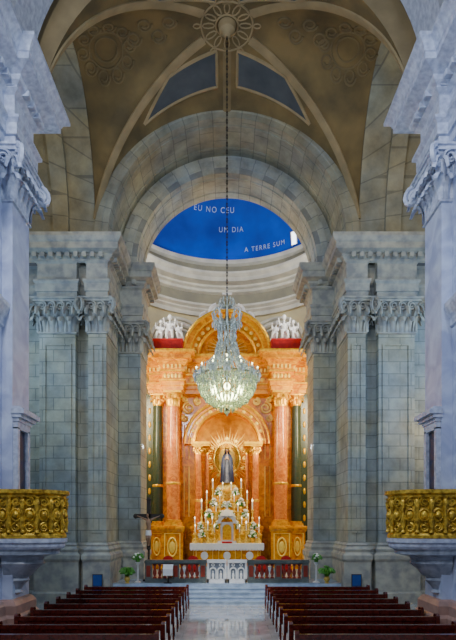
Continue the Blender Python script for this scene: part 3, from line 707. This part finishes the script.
b = MB(); b.arch(0,4.1,.42,.66,34.72,35.3,18); b.lathe((0,35.0,4.6), [(.5,0),(.42,.2),(.25,.38),(.08,.46),(.06,.6)], 14); b.box(-.03,.03,34.97,35.03,5.15,5.6); b.box(-.14,.14,34.97,35.03,5.35,5.42); b.build('canopy', 'white', T, smooth=True)
b = MB(); b.box(-.3,.3,34.82,34.86,3.0,3.75); b.arch(0,3.75,.01,.3,34.82,34.86,12); b.build('tabernacle_door', 'gold', T)
b = MB(); b.box(-.34,.34,34.3,34.7,2.79,2.9); b.build('missal_cushion', 'red', T)

def candlestick(label, group, h=1.0):
    t = thing('candlestick', label, 'candlestick', (0,0,0), group)
    b = MB(); b.lathe((0,0,0), [(.13,0),(.13,.04),(.06,.1),(.04,.18),(.075,.26),(.03,.34),(.03,.5),(.06,.56),(.025,.6),(.09,.66),(.09,.69)], 10); b.build('stick', 'goldpale', t, smooth=True)
    b = MB(); b.lathe((0,0,.69), [(.035,0),(.035,.38*h)], 8); b.build('candle', 'wax', t, smooth=True)
    b = MB(); b.lathe((0,0,.69+.38*h), [(.005,0),(.035,.05),(.02,.1),(.002,.16)], 8); b.build('flame', 'flame', t, smooth=True)
    return t
proto = None
def put_c(x, y, z, sc, label, group):
    global proto
    if proto is None: proto = candlestick(label, group); c = proto
    else: c = copy_tree(proto)
    c.location = (x,y,z); c.scale = (sc,sc,sc); tag(c, label, 'candlestick', group)
tiers = [('lit gilded candlestick on the high altar beside the tabernacle', 'candlesticks on the altar table', 2.78, 35.15, (.85,1.3,2.15), 1.1),
         ('lit gilded candlestick on the lowest throne tier', 'candlesticks on the lowest throne tier', 3.35, 35.48, (1.0,1.45,2.2), 1.05),
         ('lit gilded candlestick on the second throne tier', 'candlesticks on the second throne tier', 4.1, 35.78, (.75,1.75), 1.25),
         ('lit gilded candlestick on the third throne tier', 'candlesticks on the third throne tier', 4.9, 36.15, (.5,1.4), 1.1),
         ('lit gilded candlestick on the fourth throne tier', 'candlesticks on the fourth throne tier', 5.7, 36.6, (.3,1.0), 1.15)]
for lb, gr, z, y, xs, sc in tiers:
    for i, x in enumerate(xs):
        for sg in (-1,1): put_c(sg*x, y, z, sc*(1.12 if i % 2 else .95), lb, gr)

def bouquet(label, group, bloom='bloom', pot='gold', nb=26, nl=26, seed=1, name='flower_vase'):
    random.seed(seed)
    t = thing(name, label, 'flowers', (0,0,0), group)
    b = MB(); b.lathe((0,0,0), [(.1,0),(.1,.03),(.06,.07),(.13,.2),(.12,.28),(.08,.34),(.11,.38)], 12); b.build('vase', pot, t, smooth=True)
    b = MB(); b2 = MB()
    for k in range(nl):
        a = random.uniform(0,2*PI); r = random.uniform(.12,.3); h = random.uniform(.45,.85)
        N_ = (math.cos(a),math.sin(a)); b.leaf((.03*N_[0],.03*N_[1],.34), N_, (-N_[1],N_[0]), .09, h*.6, r)
    for k in range(nb):
        a = random.uniform(0,2*PI); r = random.uniform(0,.28); h = .92-r*r*4-random.uniform(0,.25)
        b2.ell((r*math.cos(a),r*math.sin(a),h), .075,.075,.06, 7, 5)
        b.tube([(0,0,.36),(r*math.cos(a),r*math.sin(a),h)], .008, 4)
    x = b.build('foliage', 'leaf', t, smooth=True); x['kind'] = 'stuff'
    x = b2.build('blooms', bloom, t, smooth=True); x['kind'] = 'stuff'
    return t
fv = bouquet('gold vase of white flowers on the throne tiers', 'white flower vases on the throne', nb=40, nl=10)
first = True
for x, y, z, sc in ((.62,35.48,3.35,1.0),(.32,35.78,4.1,.95),(.14,36.15,4.9,.8),(1.72,35.12,2.78,.95),(.95,36.2,4.9,1.05),(.62,36.62,5.7,1.0),(1.82,35.5,3.35,.9),(1.25,35.8,4.1,1.05)):
    for sg in (-1,1):
        c = fv if first else copy_tree(fv); first = False
        c.location = (sg*x,y,z); c.scale = (sc,sc,sc); c.rotation_euler = (0,0,sg*x*3)

# ------------------------------------------------------------------ communion rail
for sg, sd in ((-1,'left'),(1,'right')):
    x0, x1 = (-4.35,-1.1) if sg < 0 else (1.1,4.35)
    t = thing('balustrade', 'dark marble communion rail with red balusters, %s of the white gate' % sd, 'railing', ((x0+x1)/2,27.75,.93), 'communion rails')
    b = MB(); b.box(x0,x1,27.58,27.92,.93,1.1); b.box(x0,x1,27.62,27.88,1.1,1.16); b.build('plinth', 'railstone', t)
    b = MB(); b.box(x0,x1,27.62,27.88,1.92,1.98); b.box(x0-.03,x1+.03,27.55,27.95,1.98,2.1); b.box(x0,x1,27.58,27.92,2.1,2.14); b.build('handrail', 'railstone', t)
    for xp in (x0+.18, (x0+x1)/2, x1-.18):
        b = MB(); b.box(xp-.18,xp+.18,27.6,27.9,1.1,1.98); ps = b.build('post', 'railstone', t)
        b = MB(); b.box(xp-.11,xp+.11,27.58,27.62,1.25,1.85); b.build('post_panel', 'baluster', ps)
    for h0, h1 in ((x0+.36,(x0+x1)/2-.18),((x0+x1)/2+.18,x1-.36)):
        for k in range(4):
            x = h0+(h1-h0)*(k+.5)/4
            b = MB(); b.lathe((x,27.75,1.16), [(.1,0),(.1,.06),(.05,.1),(.11,.26),(.1,.34),(.045,.56),(.065,.6),(.045,.64),(.1,.7),(.1,.76)], 12); b.build('baluster', 'baluster', t, smooth=True)
g = thing('communion_gate', 'low white marble gate with arched panels in the middle of the rail', 'gate', (0,27.75,.93))
for sg in (-1,1):
    x0, x1 = (-1.06,-.02) if sg < 0 else (.02,1.06)
    b = MB(); b.box(x0,x1,27.7,27.8,.93,1.12); b.box(x0,x1,27.66,27.84,1.98,2.16)
    for x in (x0,x1-.1): b.box(x,x+.1,27.7,27.8,.93,2.1)
    lf = b.build('gate_leaf', 'statuewhite', g)
    b = MB(); b.box(x0+.08,x1-.08,27.79,27.82,1.1,2.0); b.build('gate_backing', 'gateback', lf)
    for k in range(2):
        b = MB(); xc = x0+.1+(k+.5)*.42; b.arch(xc,1.55,.13,.205,27.7,27.79,12)
        for s2 in (-1,1): b.box(xc+s2*.168-.037,xc+s2*.168+.037,27.7,27.79,1.1,1.56)
        b.tube([(xc+.07*math.cos(2*PI*i/12)+.0,27.74,1.87+.07*math.sin(2*PI*i/12)) for i in range(12)], .025, 5, True)
        b.lathe((xc,27.75,1.12), [(.07,0),(.05,.04),(.075,.2),(.05,.3),(.02,.33),(.035,.4),(.01,.45)], 8)
        b.build('gate_tracery', 'statuewhite', lf, smooth=True)

st = None
for i, (x, y, lb) in enumerate(((-3.3,28.9,'red cushioned chair behind the left end of the rail'),(-1.9,28.9,'red cushioned chair behind the left rail near the gate'),(1.9,28.9,'red cushioned chair behind the right rail near the gate'),(3.3,28.9,'red cushioned chair behind the right end of the rail'))):
    if st is None:
        st = thing('chair', lb, 'chair', (0,0,0), 'red chairs in the sanctuary')
        b = MB(); b.box(-.3,.3,-.25,.25,.45,.5); b.box(-.28,.28,-.23,.23,.5,.62); b.build('cushion', 'red', st)
        for sx in (-1,1):
            for sy in (-1,1):
                b = MB(); b.lathe((sx*.25,sy*.2,0), [(.03,0),(.04,.1),(.025,.2),(.04,.35),(.035,.45)], 8); b.build('leg', 'gold', st, smooth=True)
        b = MB(); b.prism([(-.3,.5),(.3,.5),(.3,1.15),(.2,1.3),(0,1.36),(-.2,1.3),(-.3,1.15)],.2,.26); b.build('backrest', 'red', st)
        c = st
    else: c = copy_tree(st)
    c.location = (x,y,.93); tag(c, lb, 'chair')

CX = thing('crucifix', 'tall dark crucifix with carved figure standing left of the rail', 'crucifix', (-4.3,28.6,.93))
def K(p): return (-4.3+p[0], 28.6+p[1], .93+p[2])
b = MB(); b.lathe(K((0,0,0)), [(.34,0),(.34,.08),(.14,.16),(.07,.25),(.06,1.7),(.13,1.76),(.07,1.86)], 12); b.build('stand', 'dark', CX, smooth=True)
b = MB(); x, y, z = K((0,0,0)); b.box(x-.11,x+.11,y-.04,y+.04,z+1.8,z+4.45); b.box(x-.7,x+.7,y-.04,y+.04,z+3.45,z+3.68)
for q in ((-.72,3.56),(.72,3.56),(0,4.47)): b.ell(K((q[0],0,q[1])), .14,.06,.14, 8, 5)
b.build('cross', 'dark', CX)
b = MB()
b.tube([K((0,-.1,2.62)),K((.02,-.13,2.9)),K((0,-.14,3.18)),K((0,-.11,3.38))], [.12,.1,.155,.08], 10)
b.tube([K((0,-.12,3.4)),K((-.03,-.16,3.5))], .045, 8); b.ell(K((-.05,-.18,3.6)), .075,.085,.105, 10, 8)
for s_ in (-1,1):
    b.tube([K((s_*.12,-.11,3.36)),K((s_*.32,-.08,3.45)),K((s_*.58,-.06,3.56))], [.065,.05,.032], 8); b.ell(K((s_*.61,-.06,3.57)), .05,.025,.035, 8, 5)
    b.tube([K((s_*.07,-.1,2.66)),K((s_*.07,-.22,2.35)),K((s_*.025,-.09,2.0)),K((s_*.02,-.14,1.92))], [.095,.075,.045,.03], 8)
b.build('figure', 'corpus', CX, vox=.022)
b = MB(); b.tube([K((0,-.12,2.5)),K((0,-.12,2.78))], [.17,.145], 12); b.build('loincloth', 'cloth', CX, smooth=True)

LT = thing('lectern', 'slim lectern with white book cloth on the top step left of the rail', 'lectern', (-3.1,27.4,.93))
b = MB(); b.box(-3.3,-2.9,27.25,27.5,.93,.98); b.lathe((-3.1,27.4,.98), [(.05,0),(.035,.1),(.035,.65)], 8); b.build('post', 'dark', LT)
def slab(mb, x0, x1, y0, z0, y1, z1, th): mb.prismx([(y0,z0),(y1,z1),(y1,z1+th),(y0,z0+th)], x0, x1)
b = MB(); slab(b,-3.4,-2.8,27.22,1.62,27.5,1.85,.05); b.build('desk', 'pew', LT)
b = MB(); slab(b,-3.36,-2.84,27.21,1.675,27.48,1.89,.03); b.box(-3.36,-2.84,27.19,27.215,1.35,1.7); b.build('cloth', 'cloth', LT)

for sg, sd in ((-1,'left'),(1,'right')):
    p = bouquet('leafy green plant in a yellow pot at the foot of the %s chancel pier' % sd, 'potted plants by the piers', 'leaf', 'terra', 10, 60, 4+sg, 'potted_plant')
    p.location = (sg*5.25,27.35,.93); p.scale = (1.25,1.25,1.0); p['category'] = 'plant'
    t = thing('flower_stand', 'tall slim stand with white and green flowers beside the %s end of the rail' % sd, 'flowers', (sg*4.75,27.7,.93), 'flower stands at the rail ends')
    b = MB(); b.lathe((sg*4.75,27.7,.93), [(.18,0),(.18,.04),(.05,.1),(.035,.9),(.1,1.0),(.14,1.1)], 12); b.build('pedestal', 'white', t, smooth=True)
    b = MB(); b2 = MB(); random.seed(12+sg)
    for k in range(40):
        a = random.uniform(0,2*PI); N_ = (math.cos(a),math.sin(a)); b.leaf((sg*4.75+.04*N_[0],27.7+.04*N_[1],2.0), N_, (-N_[1],N_[0]), .1, random.uniform(.2,.5), random.uniform(.12,.3))
        if k % 2: r = random.uniform(.02,.24); b2.ell((sg*4.75+r*N_[0],27.7+r*N_[1],2.5-2*r*r-random.uniform(0,.2)), .07,.07,.06, 7, 5)
    x = b.build('foliage', 'leaf', t, smooth=True); x['kind'] = 'stuff'
    x = b2.build('blooms', 'bloom', t, smooth=True); x['kind'] = 'stuff'
    t = thing('notice_board', 'small dark blue notice board on a stand before the %s chancel pier' % sd, 'sign', (sg*6.5,26.1,0), 'notice boards')
    x = sg*6.5; b = MB(); b.box(x-.22,x+.22,26.08,26.12,.95,1.5); b.build('board', 'sign', t)
    b = MB(); b.box(x-.25,x-.22,26.07,26.13,.92,1.53); b.box(x+.22,x+.25,26.07,26.13,.92,1.53); b.box(x-.25,x+.25,26.07,26.13,1.5,1.53); b.box(x-.25,x+.25,26.07,26.13,.92,.95); b.build('frame', 'dark', t)
    b = MB(); b.lathe((x,26.1,0), [(.2,0),(.2,.03),(.03,.06),(.025,.95)], 10); b.build('stand', 'dark', t, smooth=True)

# ------------------------------------------------------------------ pews
def make_pew():
    t = thing('pew', '', 'pew', (0,0,0), 'church pews')
    W = 2.45
    b = MB(); b.box(-W,W,0,.035,.4,.9); b.box(-W,W,-.05,.1,.9,1.03); b.box(-W,W,-.015,.0,.4,.5); b.box(-W,W,-.015,0,.8,.9)
    for k in range(7): b.box(-W+k*(2*W-.1)/6,-W+.1+k*(2*W-.1)/6,-.015,0,.5,.8)
    b.build('backrest', 'pew', t)
    b = MB(); b.box(-W,W,.03,.52,.42,.46); b.box(-W,W,.46,.5,.34,.42); b.build('seat', 'pew', t)
    for sx in (-1,1):
        b = MB(); b.prismx([(-.12,0),(.62,0),(.62,.44),(.58,.62),(.48,.7),(.22,.72),(.14,.8),(.13,1.06),(.07,1.13),(-.06,1.13),(-.12,1.06)], sx*W-.06, sx*W+.06)
        b.prismx([(0,.1),(.5,.1),(.5,.4),(0,.4)], sx*(W+.06)-.012, sx*(W+.06)+.012)
        b.build('end_panel', 'pew', t)
    b = MB(); b.box(-W+.05,W-.05,-.2,-.02,.68,.71); b.build('book_ledge', 'pew', t)
    b = MB(); b.box(-W+.1,W-.1,-.5,-.3,.14,.18)
    for x in (-W+.3,0,W-.3): b.box(x-.03,x+.03,-.42,0,.0,.14)
    k = b.build('kneeler', 'pew', t)
    b = MB(); b.box(-W+.1,W-.1,-.5,-.3,.18,.23); b.build('kneeler_pad', 'pad', k)
    return t
ords = 'first second third fourth fifth sixth seventh eighth ninth tenth eleventh twelfth'.split()
pw = make_pew(); used = False
for sg, sd in ((-1,'left'),(1,'right')):
    for k in range(9):
        o = copy_tree(pw) if used else pw; used = True
        o.location = (sg*4.34,25.0-k*1.36,0)
        tag(o, 'dark polished wooden pew in the %s block, %s row from the altar steps' % (sd, ords[k]), 'pew', 'pews in the %s block' % sd)

# ------------------------------------------------------------------ chandelier
CY = 23.15
CH = thing('chandelier', 'large tiered crystal chandelier hanging on a long chain before the altarpiece', 'chandelier', (0,CY,9.2))
b = MB(); z = 14.05; i = 0
while z < 25.95:
    a = (i % 2)*PI/2
    b.tube([(.032*math.cos(q)*math.cos(a), CY+.032*math.cos(q)*math.sin(a), z+.1+.115*math.sin(q)) for q in [2*PI*j/10 for j in range(10)]], .016, 5, True)
    z += .17; i += 1
b.build('chain', 'dark', CH, smooth=True)
b = MB(); b.lathe((0,CY,0), [(.04,9.1),(.12,9.2),(.05,9.4),(.08,9.9),(.06,10.3),(.14,10.6),(.08,10.9),(.05,11.6),(.1,11.8),(.05,12.2),(.05,12.9),(.16,13.1),(.08,13.3),(.05,13.7),(.12,13.85),(.03,14.1)], 14); b.build('stem', 'bronze', CH, smooth=True)
for k in range(12):
    b = MB()
    a = 2*PI*k/12; D = (math.cos(a),math.sin(a))
    b.tube([(D[0]*r,CY+D[1]*r,zz) for r, zz in ((.08,13.1),(.34,13.0),(.6,13.15),(.66,13.42),(.5,13.6),(.42,13.45))], [.05,.05,.045,.04,.03,.02], 5)
    for j in range(4): b.octa((D[0]*(.28+.12*j),CY+D[1]*(.28+.12*j),12.86+.02*j), .05, .16)
    b.tube([(D[0]*r,CY+D[1]*r,zz) for r, zz in ((.06,13.7),(.24,13.72),(.36,13.85),(.3,14.05),(.2,14.0))], [.04,.04,.03,.025,.02], 5)
    b.build('crown_scroll', 'crystal', CH, smooth=True)
for R, zz, r in ((1.25,10.6,.04),(.5,11.5,.03),(.33,13.0,.03)):
    b = MB(); b.tube([(R*math.cos(2*PI*i/36),CY+R*math.sin(2*PI*i/36),zz) for i in range(36)], r, 6, True); b.build('ring', 'bronze', CH, smooth=True)
def strands(mb, n_, f, m_, r, h, ph=0):
    for k in range(n_):
        a = 2*PI*(k+ph)/n_
        for j in range(m_):
            R, zz = f(j/(m_-1)); mb.octa((R*math.cos(a),CY+R*math.sin(a),zz), r, h)
b = MB()
strands(b, 17, lambda t: (.33+.05*math.sin(t*PI*3)+.18*t**1.5, 12.95-1.45*t), 16, .045, .075)
strands(b, 16, lambda t: (.36+.96*t**3.6, 12.9-1.95*t-.1*math.sin(PI*t)), 22, .04, .065, .5)
strands(b, 24, lambda t: (.5+.76*t**1.35, 11.48-.85*t-.08*math.sin(PI*t)), 10, .046, .075)
for R, zz, n_ in ((.38,12.4,11),(.42,12.0,12),(.47,11.7,14),(.6,11.3,17),(.9,11.0,23),(1.12,10.8,28)):
    for k in range(n_): a = 2*PI*k/n_; b.octa((R*math.cos(a),CY+R*math.sin(a),zz), .06, .19)
x = b.build('upper_crystal_strands', 'crystal', CH); x['kind'] = 'stuff'
b = MB(); strands(b, 36, lambda t: (1.28*math.cos(t*PI/2*.92)**.7, 10.58-1.25*math.sin(t*PI/2)), 16, .048, .075)
for R, zz, n_ in ((1.3,10.45,38),(1.26,10.2,36),(1.16,10.0,32),(.95,9.7,26),(.62,9.45,18),(.3,9.25,10)):
    for k in range(n_): a = 2*PI*k/n_; b.octa((R*math.cos(a),CY+R*math.sin(a),zz-.1), .058, .16)
b.octa((0,CY,9.0), .09, .18)
x = b.build('basket_crystal_strands', 'basket', CH); x['kind'] = 'stuff'
def arm(a, R, z0, z1, dz):
    D = (math.cos(a),math.sin(a))
    b = MB(); b.tube([(D[0]*r,CY+D[1]*r,zz) for r, zz in ((.1,z0),(R*.4,z0-.22),(R*.75,z0-.2),(R,z1-.12),(R,z1))], [.03,.028,.026,.024,.022], 6)
    b.lathe((D[0]*R,CY+D[1]*R,z1), [(.03,0),(.1,.03),(.11,.06),(.03,.06)], 10)
    o = b.build('arm', 'crystal', CH, smooth=True)
    b = MB()
    for k in range(6): q = 2*PI*k/6; b.octa((D[0]*R+.11*math.cos(q),CY+D[1]*R+.11*math.sin(q),z1-.14), .05, .16)
    for j in range(1,6): b.octa((D[0]*R*(.3+.13*j),CY+D[1]*R*(.3+.13*j),z0-.38), .05, .15)
    b.build('arm_drops', 'crystal', o)
    b = MB(); b.lathe((D[0]*R,CY+D[1]*R,z1+.06), [(.03,0),(.03,.1)], 8); b.build('candle_sleeve', 'wax', o, smooth=True)
    b = MB(); b.lathe((D[0]*R,CY+D[1]*R,z1+.16), [(.01,0),(.024,.03),(.016,.07),(.003,.1)], 8); b.build('bulb', 'bulb', o, smooth=True)
for k in range(14): arm(2*PI*(k+.5)/14, 1.38, 10.6, 10.72, 0)
for k in range(8): arm(2*PI*k/8, .8, 11.05, 11.1, 0)
for k in range(12):
    a = 2*PI*k/12; R = .7 if k % 2 else .35; b = MB(); b.ell((R*math.cos(a),CY+R*math.sin(a),9.98 if k % 2 else 9.68), .14,.14,.16, 10, 7); b.build('inner_bulb', 'bulb', CH, smooth=True)

# ------------------------------------------------------------------ lights
def area(name, loc, target, w, h, e, col):
    l = bpy.data.lights.new(name, 'AREA'); l.shape = 'RECTANGLE'; l.size = w; l.size_y = h; l.energy = e; l.color = col
    o = bpy.data.objects.new(name, l); C.objects.link(o); o.location = loc
    d = Vector(target)-Vector(loc); o.rotation_euler = d.to_track_quat('-Z','Y').to_euler(); return o
def point(name, loc, e, col, r=.3):
    l = bpy.data.lights.new(name, 'POINT'); l.energy = e; l.color = col; l.shadow_soft_size = r
    o = bpy.data.objects.new(name, l); C.objects.link(o); o.location = loc; return o
def spot(name, loc, target, e, col, ang, r=.2):
    l = bpy.data.lights.new(name, 'SPOT'); l.energy = e; l.color = col; l.spot_size = math.radians(ang); l.spot_blend = .6; l.shadow_soft_size = r
    o = bpy.data.objects.new(name, l); C.objects.link(o); o.location = loc
    d = Vector(target)-Vector(loc); o.rotation_euler = d.to_track_quat('-Z','Y').to_euler(); return o
area('nave_front_fill', (-5.5,1,18), (2,25,9), 1.6, 3, 1250, (.94,.96,1.0))  # added soft fill high above the camera, not an actual window
spot('aisle_fill_spot', (0,12,17.6), (0,25.0,.8), 9000, (1.0,.94,.84), 17)  # unseen spot added to brighten the steps, gate and their floor reflection
for sg in (-1,1):
    area('transept_window_light', (sg*12.2,23,12), (0,24.5,10), 4, 8, 620, (.46,.69,1.0))
    area('altarpiece_light', (sg*6.6,32.6,12), (-sg*.5,37,9), .8, 4, 760, (1.0,.84,.52))
    spot('niche_fill_spot', (sg*5.9,32.7,11), (0,37.8,9.0), 5200, (1.0,.88,.54), 25)  # spots added out of sight to brighten the golden niche
    area('dome_fill', (sg*6.8,33.2,21.8), (-sg*2,39,28), .8, 1.2, 380, (.92,.95,1.0))  # hidden uplights put in so the blue dome gets light
    point('vault_fill', (sg*8.6,22.6,19.6), 160, (1.0,.82,.52), .3)  # concealed warm lamps added behind the near piers to light the vault
    area('sanctuary_fill', (sg*5.6,30.9,8), (0,26,1), .8, 2, 420, (.80,.89,1.0))  # extra unseen lamps lifting the sanctuary floor and steps
    area('nave_high_window', (sg*6.0,11,17.5), (sg*-6,19.4,10), .7, 1.4, 520, (.70,.82,1.0))
    spot('angel_fill_spot', (sg*5.6,32.7,19), (sg*3.9,35.6,17.3), 750, (1,.96,.88), 40)  # added spots behind the arch that brighten the white angels
point('side_chapel_light', (10.8,25.2,9), 190, (1.0,.72,.35), .3)
point('chandelier_light', (0,CY,10.2), 230, (.88,1.0,.48), .1)
point('chandelier_glow', (0,CY,11.3), 70, (1.0,.97,.80), .1)
w = bpy.data.worlds.new('World'); SC.world = w; w.use_nodes = True
w.node_tree.nodes['Background'].inputs[0].default_value = (.62,.78,1.0,1); w.node_tree.nodes['Background'].inputs[1].default_value = .09

# ------------------------------------------------------------------ camera
cam = bpy.data.cameras.new('Camera'); co = bpy.data.objects.new('Camera', cam); C.objects.link(co)
co.location = (0,0,4); co.rotation_euler = (PI/2,0,0)
cam.sensor_fit = 'AUTO'; cam.sensor_width = 36; cam.lens = 36*520/640
cam.shift_y = 205/640; cam.shift_x = 1/640
cam.clip_end = 300
SC.camera = co
